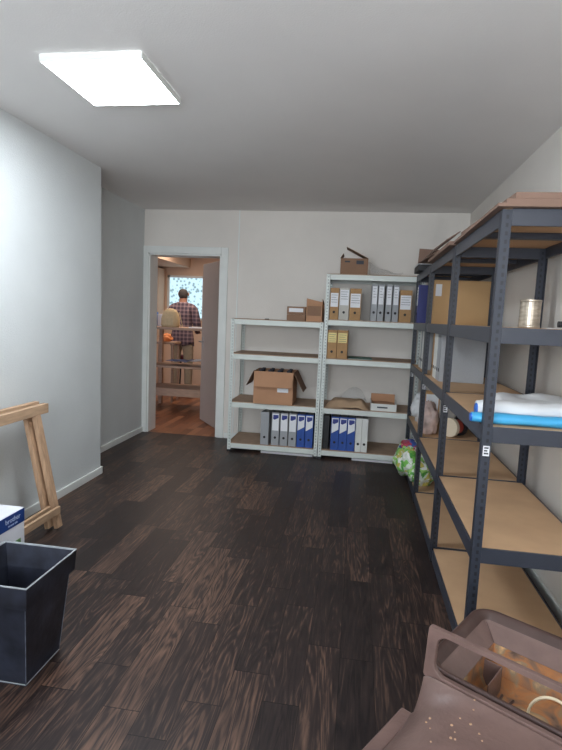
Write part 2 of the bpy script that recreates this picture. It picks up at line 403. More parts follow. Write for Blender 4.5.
# ---------------------------------------------------------------- shelving
def lpost(mb, h, sx, sy, w=.035, t=.002):
    """angle profile, corner at the origin, flanges running to sx*x and sy*y"""
    x = sorted((0, sx*w)); y = sorted((0, sy*w)); mb.box(x[0], x[1], *sorted((0, sy*t)), .004, h)
    mb.box(*sorted((0, sx*t)), *sorted((sy*t, sy*w)), .004, h)
    return mb
def shelving(name, x0, x1, y0, y1, levels, label, cat, group, mp, mb_, board, bh, top, tags=()):
    root = thing(name, (x0, y0, 0), label, cat, group=group)
    W = x1-x0; D = y1-y0
    for ix, (px, sx) in enumerate(((0, 1), (W, -1))):
        for iy, (py, sy) in enumerate(((0, 1), (D, -1))):
            p = lpost(MB(), top, sx, sy).build('post', mp, root, loc=(px, py, 0))
            MB().box(*sorted((-.002*sx, .036*sx)), *sorted((-.002*sy, .036*sy)), 0, .022).build('post_foot', M['black'], p)
            if (ix, iy) in tags:
                q = MB().box(.006, .030, -.0015, -.0003, .885, .925).build('post_label', M['label'], p)
                if sy < 0: q.location.y = -.0022
                m = MB(); 
                for k in range(3): m.box(.010, .026-.004*(k == 1), -.0022, -.0015, .892+k*.011, .898+k*.011)
                m.build('print', M['ink'], q)
    for z in levels:
        zt = z-.008 if mp is M['whitep'] else z-.001; bi = .004 if mp is M['whitep'] else .0125
        MB().box(.036, W-.036, .002, .012, zt-bh, zt).build('beam', mb_, root, bevel=.0015)
        MB().box(.036, W-.036, D-.012, D-.002, zt-bh, zt).build('beam', mb_, root, bevel=.0015)
        MB().box(.002, .012, .036, D-.036, zt-bh, zt).build('beam', mb_, root, bevel=.0015)
        MB().box(W-.012, W-.002, .036, D-.036, zt-bh, zt).build('beam', mb_, root, bevel=.0015)
        bz = z-.008
        MB().box(bi, W-bi, bi, D-bi, bz, z).build('shelf_board', board, root, bevel=.001)
        if D > W: MB().box(.014, W-.014, D/2-.02, D/2+.02, bz-.028, bz-.001).build('crossbar', mb_, root, bevel=.001)
        else: MB().box(W/2-.02, W/2+.02, .014, D-.014, bz-.028, bz-.001).build('crossbar', mb_, root, bevel=.001)
    return root
AX, RW = .493, .476
P = [2.021, 2.985, 3.969, 4.87]
RL = [.075, .513, 1.001, 1.383, 1.816]
names = ['dark grey steel shelving unit with tan boards, nearest the camera on the right',
         'dark grey steel shelving unit, middle one of the row on the right wall',
         'dark grey steel shelving unit, farthest of the row, in the corner']
for i in range(3):
    shelving('metal_shelving_unit', AX, AX+RW, P[i], P[i+1]-.008, RL, names[i], 'shelving unit', 'dark steel shelving units along the right wall',
             M['steelp'], M['steel'], M['mdf'], .062, 1.812, tags=((0, 1),) if i else ((0, 0), (0, 1)))
WY = 4.95; WD = .5
shelving('white_shelving_unit', -1.262, -.343, WY, WY+WD, [.095, .518, 1.006, 1.353], 'lower white steel shelving unit of four shelves beside the door', 'shelving unit',
         'white steel shelving units on the back wall', M['whitep'], M['white'], M['mdfb'], .05, 1.349)
shelving('white_shelving_unit', -.337, .585, WY, WY+WD, [.095, .518, 1.006, 1.383, 1.817], 'taller white steel shelving unit of five shelves, right one by the corner', 'shelving unit',
         'white steel shelving units on the back wall', M['whitep'], M['white'], M['mdfb'], .05, 1.813)
# white strips added to stand in for light on the floor below the shelving
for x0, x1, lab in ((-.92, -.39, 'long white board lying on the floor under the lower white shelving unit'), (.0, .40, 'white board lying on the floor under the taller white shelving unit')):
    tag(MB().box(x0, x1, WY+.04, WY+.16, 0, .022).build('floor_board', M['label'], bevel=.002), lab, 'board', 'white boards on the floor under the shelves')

# ---------------------------------------------------------------- binders
def binder(w, h, d, cover, label, style):
    """spine faces -y, left front foot at the origin"""
    r = bpy.data.objects.new('lever_arch_file' if style != 'mag' else 'magazine_file', None); C.objects.link(r)
    t = .0025
    m = MB(); m.box(0, t, 0, d, 0, h); m.box(w-t, w, 0, d, 0, h); m.box(t, w-t, 0, t, 0, h)
    m.build('cover', cover, r, bevel=.001)
    MB().box(t+.001, w-t-.001, .012, d-.012, .004, h*.93).build('paper_block', M['paper'], r)
    if style in ('std', 'brand', 'yellow', 'plainlabel'):
        lm = M['yellow'] if style == 'yellow' else M['label']
        l0, l1 = (.46, .95) if style != 'yellow' else (.56, .90)
        if style == 'plainlabel': l0, l1 = .40, .84
        if style == 'brand':
            pts = [(.006, h*.50), (w-.006, h*.62), (w-.006, h*.96), (.006, h*.96)]
            if cover != M['blue']: pts[0] = (.006, h*.45); pts[1] = (w-.006, h*.45)
            L_ = MB().prism(pts, lambda u, v, q: (u, -q, v), .0012).build('spine_label', lm, r)
            pts = [(.014, h*.80), (.03, h*.78), (w-.010, h*.84), (w-.010, h*.93), (.014, h*.93)]
            MB().prism(pts, lambda u, v, q: (u, -.0012-q, v), .0006).build('printed_logo', M['logo'], L_)
        else:
            L_ = MB().box(.007, w-.007, -.0012, 0, h*l0, h*l1).build('spine_label', lm, r)
            m = MB()
            for k in range(4):
                z = h*(l1-.07-.075*k)
                if z > h*l0+.01: m.box(.014, w-.014-.012*((k*7) % 3 == 1), -.0018, -.0012, z, z+.003)
            m.build('handwriting', M['ink'], L_)
    if style != 'mag':
        MB().cyl((w/2, -.0022, h*.235), (w/2, .001, h*.235), .0125, 18).build('finger_hole', M['hole'], r)
    return r
protos = {}
used = {}
def put(key, x, y, z, label, group, rz=0, tilt=0):
    w, h, d, cv, st = key
    k = (w, h, d, cv, st)
    if k not in protos:
        protos[k] = binder(w, h, d, M[cv], None, st); o = protos[k]
    else: o = copy_tree(protos[k])
    o.location = (x, y, z); o.rotation_euler = (0, tilt, rz)
    tag(o, label, 'folder', group)
    return o
yf = WY+.022
W3 = .078
# lower unit, bottom shelf
G = 'lever arch files on the bottom shelf of the lower white unit'
z = .0955
put((.085, .335, .28, 'grey', 'none'), -.925, yf-.01, z, 'grey lever arch file without label, left end of the bottom shelf beside the door', G, rz=-.08)
put((W3, .335, .28, 'grey', 'brand'), -.815, yf, z, 'grey lever arch file with white label, first right of the unlabelled grey file', G)
put((W3, .335, .28, 'grey', 'brand'), -.727, yf, z, 'grey lever arch file with white label, middle one of three labelled grey files', G)
put((W3, .335, .28, 'grey', 'brand'), -.640, yf, z, 'grey lever arch file with white label, touching the blue pair below the open carton', G)
put((W3, .335, .28, 'blue', 'brand'), -.556, yf, z, 'blue lever arch file on the lower white unit, next to the grey files', G)
put((W3, .335, .28, 'blue', 'brand'), -.474, yf, z, 'blue lever arch file on the lower white unit, against its right post', G)
# taller unit, bottom
G = 'lever arch files on the bottom shelf of the taller white unit'
put((.06, .335, .28, 'black', 'none'), -.297, yf+.02, z, 'black file standing in the bottom left corner of the taller white unit', G)
put((W3, .335, .28, 'blue', 'brand'), -.218, yf, z, 'blue lever arch file on the taller unit, leftmost of its three blue ones', G)
put((W3, .335, .28, 'blue', 'brand'), -.138, yf, z, 'blue lever arch file on the taller unit, between two other blue ones', G)
put((W3, .335, .28, 'blue', 'brand'), -.058, yf, z, 'blue lever arch file on the taller unit, touching the white files', G)
put((.058, .335, .28, 'wbind', 'none'), .024, yf, z, 'white lever arch file beside the three blue ones', G)
put((.058, .335, .28, 'wbind', 'none'), .084, yf, z, 'white lever arch file, the right one of the pair with empty shelf beyond', G)
# taller unit, second shelf from the top
G = 'files on the second shelf from the top of the taller white unit'
z = 1.3835
put((.086, .30, .26, 'brownf', 'plainlabel'), -.296, yf, z, 'brown file with white label against the left post of the taller unit', G)
put((.096, .30, .26, 'cream', 'std'), -.206, yf, z, 'pale grey file with white label between two brown files', G)
put((.108, .30, .26, 'brownf', 'plainlabel'), -.106, yf, z, 'brown file with white label, right of the pale grey file', G)
for k, (x, lab) in enumerate(((.098, 'first of four'), (.160, 'second of four'), (.233, 'third of four'), (.298, 'last of four'))):
    put((.056, .345, .28, 'grey', 'std'), x-.015*(k > 9), yf, z, 'slim grey lever arch file with white label, %s from the left' % lab, G)
put((.112, .30, .26, 'brownf', 'plainlabel'), .362, yf, z, 'brown file with white label at the right end beside the slim grey files', G)
# taller unit, third shelf : two with yellow labels
G = 'tan files with yellow labels'
z = 1.0065
put((.093, .275, .25, 'brownf', 'yellow'), -.300, yf, z, 'tan file with yellow label, the left one by the post', G)
put((.100, .275, .25, 'brownf', 'yellow'), -.204, yf, z, 'tan file with yellow label, the right one next to empty shelf', G)
fg = thing('folder', (-.09, yf, z), 'thin green folder lying flat beside the tan files with yellow labels', 'folder')
MB().box(0, .23, 0, .30, 0, .0015).box(0, .23, 0, .30, .006, .0075).build('cover', M['green'], fg)
MB().box(.004, .226, .004, .29, .0016, .0059).build('paper_block', M['paper'], fg)
# dark racks : files with spines to the aisle (spine to -x)
G = 'files on the middle shelf of the dark racks'
z = 1.0015
ys = 3.505
seq = [('grey', 'none', 'grey lever arch file showing its broad side, nearest on the dark rack'),
       ('grey', 'none', 'grey lever arch file, second from the near end of the row on the dark rack'),
       ('wbind', 'none', 'white lever arch file, third from the near end of the row on the dark rack'),
       ('wbind', 'none', 'white lever arch file, fourth from the near end of the row on the dark rack'),
       ('brownf', 'none', 'brown file at the far end of the row in the middle dark rack')]
for i, (cv, st, lab) in enumerate(seq):
    put((.076, .315, .285, cv, st), .545, ys+.076+i*.080, z, lab, G, rz=-PI/2)
for i in range(4):
    put((.076, .315, .285, 'wbind' if i % 2 else 'grey', 'none'), .535, 4.37+i*.082, z,
        ('grey', 'white')[i % 2]+' file on the middle shelf of the farthest dark rack, '+('nearest', 'second', 'third', 'farthest')[i]+' of four', G, rz=-PI/2)
put((.08, .335, .28, 'navy', 'std'), .500, 4.78, 1.3835, 'dark blue lever arch file on the farthest dark rack, behind the tan carton', 'upper shelf file', rz=-PI/2)

# ---------------------------------------------------------------- cartons
def open_box(root, w, d, h, t, m_):
    m = MB(); m.box(0, w, 0, d, 0, t); m.box(0, w, 0, t, t, h); m.box(0, w, d-t, d, t, h); m.box(0, t, t, d-t, t, h); m.box(w-t, w, t, d-t, t, h)
    return m.build('box_body', m_, root)
def flap(root, a, b, out, ln, m_, tn=.004):
    """flap hinged on edge a-b, leaving along 'out' (slightly tapered)"""
    a = Vector(a); b = Vector(b); o = Vector(out).normalized()*ln; e = (b-a).normalized()*ln*.06; n = (b-a).cross(o).normalized()*tn
    m = MB(); q = [a, b, b+o-e, a+o+e]
    lo = [m.bm.verts.new(p) for p in q]; hi = [m.bm.verts.new(p+n) for p in q]
    m.bm.faces.new(lo[::-1]); m.bm.faces.new(hi)
    for i in range(4): m.bm.faces.new((lo[i], lo[(i+1) % 4], hi[(i+1) % 4], hi[i]))
    return m.build('flap', m_, root)
bx = thing('cardboard_box', (-1.005, 4.925, .5185), 'open cardboard box with folded-out flaps on the lower white shelving unit', 'box')
w, d, h = .395, .33, .325
open_box(bx, w, d, h, .005, M['card'])
flap(bx, (0, -.001, h), (w, -.001, h), (0, -.045, -.15), .155, M['card'])
flap(bx, (-.001, 0, h), (-.001, d, h), (-.06, 0, -.12), .17, M['card2'])
flap(bx, (w+.001, d, h), (w+.001, 0, h), (.075, 0, -.14), .21, M['card2'])
flap(bx, (w, d+.001, h), (0, d+.001, h), (0, .05, -.14), .14, M['card2'])
MB().box(.24, .35, -.002, -.0003, .125, .165).build('address_label', M['label'], bx)
for i in range(4):
    for j in range(3):
        bt = thing('bottle', (-1.005+.055+i*.094, 4.925+.055+j*.10, .524), 'dark bottle standing inside the open cardboard box', 'bottle', group='dark bottles in the open cardboard box')
        rings = [[(r*math.cos(2*PI*k/14), r*math.sin(2*PI*k/14), zz) for k in range(14)] for r, zz in ((.036, 0), (.038, .01), (.038, .20), (.03, .24), (.014, .27), (.014, .315))]
        MB().loft(rings, True, True, True).build('bottle_body', M['black'], bt, smooth=True)
        MB().cyl((0, 0, .3151), (0, 0, .332), .017, 14).build('cap', M['ink'], bt)
# two boxes on top of the lower unit
b1 = thing('storage_box', (-.713, 5.0, 1.3535), 'flat brown box file with white label on top of the lower white unit', 'box')
MB().box(0, .18, 0, .25, 0, .06).build('box_body', M['card2'], b1, bevel=.002)
MB().box(.0, .182, -.001, .252, .062, .138).build('lid', M['card2'], b1, bevel=.002)
MB().box(.02, .16, -.003, -.0012, .085, .122).build('front_label', M['label'], b1)
b2 = thing('magazine_file', (-.522, 5.0, 1.3535), 'brown cardboard magazine file with slanted top on the lower white unit', 'magazine file')
m = MB(); t_ = .003; W_ = .155; pts = [(0, 0), (.24, 0), (.24, .19), (0, .222)]
m.prism(pts, lambda u, v, q: (q, u, v), t_); m.prism(pts, lambda u, v, q: (W_-t_+q, u, v), t_)
m.prism([(0, 0), (W_, 0), (W_, .19), (0, .222)], lambda u, v, q: (u, -q, v), t_); m.box(t_, W_-t_, .237, .24, 0, .19); m.box(t_, W_-t_, 0, .237, 0, t_)
m.build('box_body', M['card'], b2)
MB().box(.01, W_-.01, -.0045, -.0031, .055, .15).build('brown_band', M['card2'], b2)
tag(MB().cyl((-.905, 4.975, 1.3535), (-.905, 4.975, 1.362), .022, 16).build('jar_lid', M['black'], bevel=.002), 'small black lid lying on top of the lower white unit', 'lid')
# top of taller unit
b3 = thing('cardboard_box', (-.215, 5.02, 1.8175), 'small brown cardboard box with one raised flap on top of the taller white unit', 'box')
w, d, h = .262, .22, .155
open_box(b3, w, d, h, .004, M['card2'])
flap(b3, (w-.002, 0, h), (w-.002, d, h), (-.20, 0, .10), .235, M['card2'])
flap(b3, (0, d, h), (.0, 0, h), (.03, 0, .05), .05, M['card2'])
MB().box(.04, .09, -.0012, -.0001, .115, .13).box(.15, .22, -.0012, -.0001, .10, .135).build('print', M['ink'], b3)
def crumple(name, x0, x1, y0, y1, z0, hfun, m_, n=22, amp=.01, seed=0, fr=9, solid=.002):
    mb = MB(); g = []
    for i in range(n+1):
        r = []
        for j in range(n+1):
            u, v = i/n, j/n; x = x0+(x1-x0)*u; y = y0+(y1-y0)*v
            q = noise.noise(Vector((x*fr, y*fr, seed)))
            z = z0+solid+max(0, hfun(u, v)+q*amp)
            r.append(mb.bm.verts.new((x+noise.noise(Vector((y*fr, x*fr, seed+5)))*amp*.8, y+q*amp*.5, z)))
        g.append(r)
    for i in range(n):
        for j in range(n): mb.bm.faces.new((g[i][j], g[i+1][j], g[i+1][j+1], g[i][j+1]))
    return mb.build(name, m_, smooth=True, solid=solid)
hump = lambda p: (lambda u, v: p*(math.sin(PI*u)**.6)*(math.sin(PI*v)**.6))
tag(crumple('plastic_sheet', .06, .38, 5.02, 5.38, 1.818, lambda u, v: .11*(1-u)**1.5*(math.sin(PI*v)**.5)+.02, M['film'], amp=.03, seed=2), 'crumpled clear plastic film on top of the taller white unit', 'plastic film')
# fourth shelf
tag(crumple('paper_bag', -.275, .135, 4.965, 5.25, .519, lambda u, v: .07*min(1, (math.sin(PI*u)*2.2))*min(1, math.sin(PI*v)*2), M['kraft'], amp=.022, seed=3, fr=12), 'flattened brown paper bag on the taller white unit', 'paper bag')
tag(crumple('plastic_sheet', -.18, .14, 5.275, 5.42, .519, lambda u, v: .16*math.sin(PI*u)*math.sin(PI*v)+.005, M['film'], amp=.02, seed=4), 'crumpled clear film behind the flattened paper bag', 'plastic film')
b4 = thing('tray_box', (.155, 4.97, .5185), 'low white open carton beside the flattened paper bag', 'box')
w, d, h = .245, .26, .085
m = MB(); m.box(0, w, 0, .003, 0, h*.82); m.box(0, .003, .003, d-.003, 0, h); m.box(w-.003, w, .003, d-.003, 0, h); m.box(0, w, d-.003, d, 0, h+.045); m.box(.003, w-.003, .003, d-.003, 0, .003)
m.build('box_body', M['wbind'], b4)
MB().box(.004, w-.004, d-.0065, d-.0033, .004, h+.05).build('back_flap', M['card'], b4)
MB().box(.06, .16, -.0012, -.0001, .028, .042).build('print', M['ink'], b4)
tag(crumple('kraft_paper', .17, .385, 4.985, 5.20, .524, lambda u, v: .05, M['card'], amp=.01, seed=9), 'brown packing paper inside the low white carton', 'packing paper')

# big tan carton on the dark rack
b5 = thing('cardboard_box', (.548, 4.06, 1.3835), 'large closed tan cardboard box on the upper shelf of the farthest dark rack', 'box')
MB().box(0, .445, 0, .36, 0, .328).build('box_body', M['card3'], b5, bevel=.003)
MB().box(.0, .22, 0, .36, .3285, .332).box(.223, .445, 0, .36, .3285, .332).build('top_flap', M['card3'], b5)
MB().box(.01, .055, -.0015, -.0002, .21, .30).build('address_label', M['label'], b5)

# rack top : flattened cardboard
def sheet(name, pts, th, m_, label, bend=0, group=None):
    """pts = polygon of (x,y,z) corners -> thin board"""
    mb = MB(); pts = [Vector(p) for p in pts]; n = (pts[1]-pts[0]).cross(pts[2]-pts[0]).normalized()
    if n.z < 0: n = -n
    lo = [mb.bm.verts.new(p) for p in pts]; hi = [mb.bm.verts.new(p+n*th) for p in pts]
    mb.bm.faces.new(lo[::-1]); mb.bm.faces.new(hi)
    for i in range(len(pts)): j = (i+1) % len(pts); mb.bm.faces.new((lo[i], lo[j], hi[j], hi[i]))
    return tag(mb.build(name, m_), label, 'cardboard', group)
G = 'flattened cardboard sheets on top of the dark racks'
zt = 1.8165
sheet('cardboard_sheet', [(.47, 1.995, zt), (1.02, 1.995, zt), (1.02, 2.93, zt), (.475, 2.93, zt)], .012, M['sheet'], 'flat brown cardboard sheet on top of the nearest dark rack, lowest of the pile', group=G)
sheet('cardboard_sheet', [(.50, 2.0, zt+.0125), (1.01, 2.0, zt+.0125), (1.01, 2.9, zt+.0125), (.49, 2.9, zt+.0125)], .016, M['sheet'], 'thick brown cardboard sheet in the middle of the pile on the nearest dark rack', group=G)
sheet('cardboard_sheet', [(.53, 2.0, zt+.029), (1.0, 2.0, zt+.029), (1.0, 2.86, zt+.029), (.50, 2.86, zt+.029)], .022, M['sheet'], 'thick brown cardboard sheet lying uppermost on the nearest dark rack', group=G)
sheet('cardboard_sheet', [(.46, 2.96, zt), (1.0, 2.96, zt), (1.0, 3.85, zt), (.46, 3.85, zt)], .02, M['sheet'], 'flat brown cardboard sheet on top of the middle dark rack', group=G)
fb = thing('flattened_box', (.50, 3.9, zt+.02), 'flattened cardboard box with a raised corner flap on the far dark racks', 'cardboard')
def sheet_part(name, pts, th, m_, root):
    o = sheet(name, pts, th, m_, None); o.parent = root
    del o['category']
    return o
sheet_part('panel', [(-.035, -.35, .006), (.45, -.35, .006), (.45, .45, .03), (-.06, .45, .03)], .006, M['sheet'], fb)
sheet_part('flap', [(-.06, .45, .031), (.40, .45, .031), (.38, .56, .14), (-.05, .50, .15)], .006, M['sheet'], fb)
sheet_part('flap', [(-.035, -.85, .022), (-.05, .38, .022), (.02, .38, .105), (.04, -.80, .075)], .006, M['sheet'], fb)
bf = thing('document_tray', (.455, 4.42, zt+.0), 'black document tray with a white rim jutting over the rack top edge', 'tray')
MB().box(0, .26, 0, .33, 0, .008).box(0, .006, 0, .33, .008, .05).box(.254, .26, 0, .33, .008, .05).box(.006, .254, .324, .33, .008, .05).box(.006, .254, 0, .006, .008, .05).build('tray', M['black'], bf, bevel=.002)
MB().box(-.002, .262, -.002, .332, .0505, .056).build('rim_sheet', M['label'], bf)

# ---------------------------------------------------------------- things on the near dark rack
tin = thing('tin_can', (.655, 2.13, 1.3835), 'shiny gold and silver metal tin on the upper shelf of the nearest dark rack', 'tin')
rings = [[(r*math.cos(2*PI*k/28), r*math.sin(2*PI*k/28), zz) for k in range(28)] for r, zz in ((.038, 0), (.040, .003), (.040, .008), (.0385, .011), (.0385, .1), (.040, .103), (.040, .108), (.037, .109), (.037, .104))]
MB().loft(rings, True, True, True).build('can_body', M['amber'], tin, smooth=False)
MB().cyl((0, 0, .1045), (0, 0, .1065), .034, 28).build('can_lid', M['chrome'], tin)
pp = thing('paper_sheet', (.755, 2.07, 1.3835), 'white sheet of paper on the upper shelf near the frame edge', 'paper')
MB().box(0, .2, 0, .16, 0, .004).build('sheet', M['label'], pp)
mk = thing('marker_pen', (.765, 2.085, 1.3885), 'dark blue marker lying on a white sheet at the right edge of the photo', 'pen', rz=-.1)
MB().cyl((0, .02, .013), (.10, .02, .013), .011, 12).build('barrel', M['navy'], mk)
MB().cyl((-.014, .02, .013), (-.0005, .02, .013), .0125, 12).build('cap', M['black'], mk)

def roll_y(name, x0, x1, y, z, r, m_, label, cat, squash=.8, amp=.006, seed=0, core=None, cm=None):
    root = thing(name, (x0, y, z), label, cat)
    rings = []; n = 20; L_ = x1-x0
    for i in range(16):
        u = i/15; rr = r*(1-.12*(u > .98)-.12*(u < .02))
        rings.append([(u*L_, rr*math.cos(2*PI*k/n)*1.25*(1+noise.noise(Vector((u*6, k*.7, seed)))*amp/r), r*squash+rr*squash*math.sin(2*PI*k/n)*(1+noise.noise(Vector((u*6+9, k*.7, seed)))*amp/r)) for k in range(n)])
    MB().loft(rings, True, True, True).build('roll_body', m_, root, smooth=True)
    if cm:
        MB().cyl((-.006, 0, r*squash), (.0, 0, r*squash), r*.55, 14, r2=r*.62).build('rolled_end', cm, root)
    return root
roll_y('bin_bag_roll', .462, .93, 2.093, 1.0015, .028, M['cyan'], 'light blue rolled plastic bags lying along the front edge of the middle shelf', 'bag roll', .75, .006, 1, cm=M['royal'])
roll_y('bin_bag_roll', .500, .92, 2.185, 1.0015, .040, M['whitebag'], 'white rolled plastic bags with blue ends, behind the light blue roll', 'bag roll', 1.0, .010, 5, cm=M['royal'])
tag(crumple('plastic_bag', .60, 1.0, 2.27, 2.60, 1.0015, lambda u, v: .055*min(1, 3*math.sin(PI*u))*min(1, 3*math.sin(PI*v)), M['whitebag'], amp=.03, seed=11, fr=8), 'crumpled white plastic bag behind the rolled bags on the nearest dark rack', 'plastic bag')

# ---------------------------------------------------------------- things on the fourth shelf of the far dark racks
def blob(name, c, s, m_, seed, amp=.25, fr=1.6, parent=None, n=3, flat=True):
    bm = bmesh.new(); bmesh.ops.create_icosphere(bm, subdivisions=n+1, radius=1)
    for v in bm.verts:
        p = v.co.normalized(); k = 1+amp*noise.noise(p*fr+Vector((seed, 0, 0)))+amp*.5*noise.noise(p*fr*2.7+Vector((0, seed, 0)))
        q = p*k
        if flat and q.z < -.78: q.z = -.78
        v.co = Vector((q.x*s[0], q.y*s[1], (q.z+.78)*s[2]))
    mb = MB(); mb.bm.free(); mb.bm = bm
    o = mb.build(name, m_, parent, smooth=True); o.location = c
    return o
tag(blob('plastic_bag', (.585, 4.13, .514), (.075, .10, .14), M['pink'], 3, .3, 2.2), 'crumpled pinkish white plastic bag beside the red and black reel', 'plastic bag')
tag(blob('plastic_bag', (.60, 4.60, .514), (.085, .14, .15), M['whitebag'], 8, .35, 2.2), 'white plastic bag on the fourth shelf of the farthest dark rack', 'plastic bag')
cb = thing('storage_box', (.60, 4.05, .514), 'box covered with white paper behind a rack post, under the white files', 'box')
cb.location = (.56, 4.30, .514)
MB().box(0, .13, 0, .1, 0, .31).build('box_body', M['card3'], cb, bevel=.002)
MB().box(.02, .12, -.0015, -.0002, .14, .29).build('paper_label', M['label'], cb)
rl = thing('tape_reel', (.735, 4.04, .514), 'red and black reel with a cream disc face on the dark rack below the files', 'reel', rz=-.85)
MB().cyl((0, 0, .075), (0, .03, .075), .074, 28).build('cream_disc', M['creamdisc'], rl)
MB().cyl((0, .031, .075), (0, .10, .075), .060, 28, r2=.055).build('drum', M['red'], rl)
MB().cyl((0, .101, .075), (0, .13, .075), .074, 28).build('black_disc', M['black'], rl)
gb = thing('shopping_bag', (.545, 4.45, .0755), 'green and white printed plastic bag on the bottom shelf in the corner', 'bag')
blob('bag_body', (-.03, 0, 0), (.14, .20, .16), M['leafbag'], 5, .22, 1.7, gb)
blob('red_and_blue_top', (-.02, .02, .205), (.11, .13, .05), spots_mat('red blue print', srgb(60, 84, 150), [srgb(170, 60, 80), srgb(220, 220, 230)], 14, .45), 6, .3, 2., gb)
blob('bag_body', (.03, -.26, 0), (.10, .10, .10), M['leafbag'], 12, .25, 2., gb)

# ---------------------------------------------------------------- sawhorse leaning on the left wall
sh = thing('folding_trestle', (-1.82, 2.30, 0), 'raw pine folding trestle leaning against the left wall', 'trestle')
ox, oy = -1.82, 2.30
def TB(name, a, b, w, t_, m_, up=(1, 0, 0)):
    o = MB().bar((a[0]-ox, a[1]-oy, a[2]), (b[0]-ox, b[1]-oy, b[2]), w, t_, up).build(name, m_, sh, bevel=.002); return o
for k, (xt, xb, dz, dy) in enumerate(((-1.945, -1.795, 0, 0), (-1.995, -1.845, .012, -.02))):
    TB('top_beam', (xt, 2.24, .745+dz), (xt, 2.945+dy, .745+dz), .060, .036, M['pine'])
    lx = (xb-xt)/.745
    for y in (2.835+dy, 2.35+dy):
        s_ = 1 if y > 2.6 else -1
        TB('leg', (xb, y+.0*s_, .012), (xt+.006, y-.0*s_, .713+dz), .052, .028, M['pineleg'])
    zr = .13; xr = xb+(xt-xb)*zr/.745+.003+.012
    TB('lower_rail', (xr+.017, 2.30, zr), (xr+.017, 2.835+dy, zr), .045, .018, M['pine'])

# ---------------------------------------------------------------- printer carton
pb = thing('printer_box', (-1.85, 1.63, 0), 'white and blue printer carton on the floor behind the planter', 'box')
w, d, h = .27, .577, .401
MB().box(0, w, 0, d, 0, h).build('box_body', M['printbox'], pb, bevel=.003)
MB().box(w, w+.0012, .002, d-.001, h-.070, h-.004).build('blue_band', M['band'], pb)
text(pb, 'brand_text', 'brother', .034, M['faint'], Matrix.Translation((w+.0016, d-.085, h-.030)) @ Matrix(((0, 0, 1, 0), (1, 0, 0, 0), (0, 1, 0, 0), (0, 0, 0, 1))))
text(pb, 'small_print', 'at your side', .014, M['faint'], Matrix.Translation((w+.0016, d-.085, h-.054)) @ Matrix(((0, 0, 1, 0), (1, 0, 0, 0), (0, 1, 0, 0), (0, 0, 0, 1))))
MB().box(w, w+.001, d-.14, d-.03, .18, .255).build('green_picture', M['greenprint'], pb)

# ---------------------------------------------------------------- square planter
pl = thing('planter', (-1.232, 1.675, 0), 'empty square tapered dark metal planter with pale worn rim', 'planter')
R0 = .158; yo = -.012
def sq(r, z, oy=0): return [(-r, -r+oy, z), (r, -r+oy, z), (r, r+oy, z), (-r, r+oy, z)]
ZT = .42
MB().loft([sq(.1, .02), sq(.1, .004), sq(.104, .0), sq(.104, .012), sq(.138, .335, yo), ][2:] + [sq(.138, .335, yo)][:0], True, True, False).build('lower_wall', M['planter'], pl)
MB().loft([sq(.1395, .335, yo), sq(.1525, .335, yo), sq(R0, ZT-.004, yo)], True, False, False).build('collar', M['planter'], pl)
MB().loft([sq(R0, ZT-.004, yo), sq(R0+.0015, ZT, yo), sq(R0-.005, ZT, yo), sq(R0-.006, ZT-.005, yo)], True).build('rim', M['zincedge'], pl)
MB().loft([sq(R0-.006, ZT-.005, yo), sq(.132, .33, yo), sq(.098, .02)], True, False, True).build('inner_wall', M['planter'], pl)
for sx in (-1, 1):
    for sy in (-1, 1): MB().tube([(sx*.104, sy*.104, .004), (sx*.138, sy*.138+yo, .335)], .0014, 6).build('worn_seam', M['zincseam'], pl)
for a, b_ in (((-.104, -.104), (.104, -.104)), ((.104, -.104), (.104, .104))):
    MB().tube([(a[0], a[1], .006), (b_[0], b_[1], .006)], .0022, 6).build('worn_seam', M['zincedge'], pl)

# ---------------------------------------------------------------- brown plastic containers, lower right
B = Vector((.215, 1.254, 0)); dx = Vector((.83, -.555, 0)).normalized(); ny = Vector((-dx.y, dx.x, 0))
th = math.atan2(dx.y, dx.x)
# local frame : x along dx, y along ny (away from camera)
tub = thing('storage_tub', (B.x, B.y, 0), 'open brown plastic tub with rust-stained inside, in front of the near dark rack', 'tub', rz=th)
def rr(x0, x1, y0, y1, r, z, n=6):
    pts = []
    for cx_, cy_, a in ((x1-r, y1-r, 0), (x0+r, y1-r, 90), (x0+r, y0+r, 180), (x1-r, y0+r, 270)):
        for k in range(n+1):
            q = math.radians(a+90*k/n); pts.append((cx_+r*math.cos(q), cy_+r*math.sin(q), z))
    return pts
T = (-.028, .62, .035, .432)
def ins(k): return (T[0]+k, T[1]-k, T[2]+k, T[3]-k)
MB().loft([rr(*ins(.06), .03, 0), rr(*ins(.055), .035, .004), rr(*ins(.022), .06, .475)], True, True, False).build('outer_wall', M['tub'], tub, smooth=True)
MB().loft([rr(*ins(.022), .06, .475), rr(*ins(.004), .062, .478), rr(*ins(0), .065, .488), rr(*ins(.003), .063, .498), rr(*ins(.010), .055, .501), rr(*ins(.018), .045, .495), rr(*ins(.030), .03, .482), rr(*ins(.034), .02, .478)], True).build('rim', M['tubdark'], tub, smooth=True)
def rq(k, z): a, b_, c, d_ = ins(k); return [(a, c, z), (b_, c, z), (b_, d_, z), (a, d_, z)]
MB().loft([rr(*ins(.034), .0201, .478), rr(*ins(.040), .012, .472), rr(*ins(.082), .003, .441)], True).build('sloped_inner_ledge', M['tub'], tub)
MB().bar((T[0]+.041, T[3]-.041, .4735), (T[0]+.082, T[3]-.082, .4428), .002, .002).build('corner_joint', M['tubdark'], tub)
MB().loft([rq(.082, .4405), rq(.086, .39), rq(.100, .36)], True, False, True).build('rusty_inside', M['rust'], tub)
a_, b_, c_, d_ = ins(.088)
MB().box(a_-.0, a_+.05, .262, .265, .362, .436).box(a_+.047, a_+.05, .16, .262, .362, .436).build('divider', M['tub'], tub, bevel=.001)
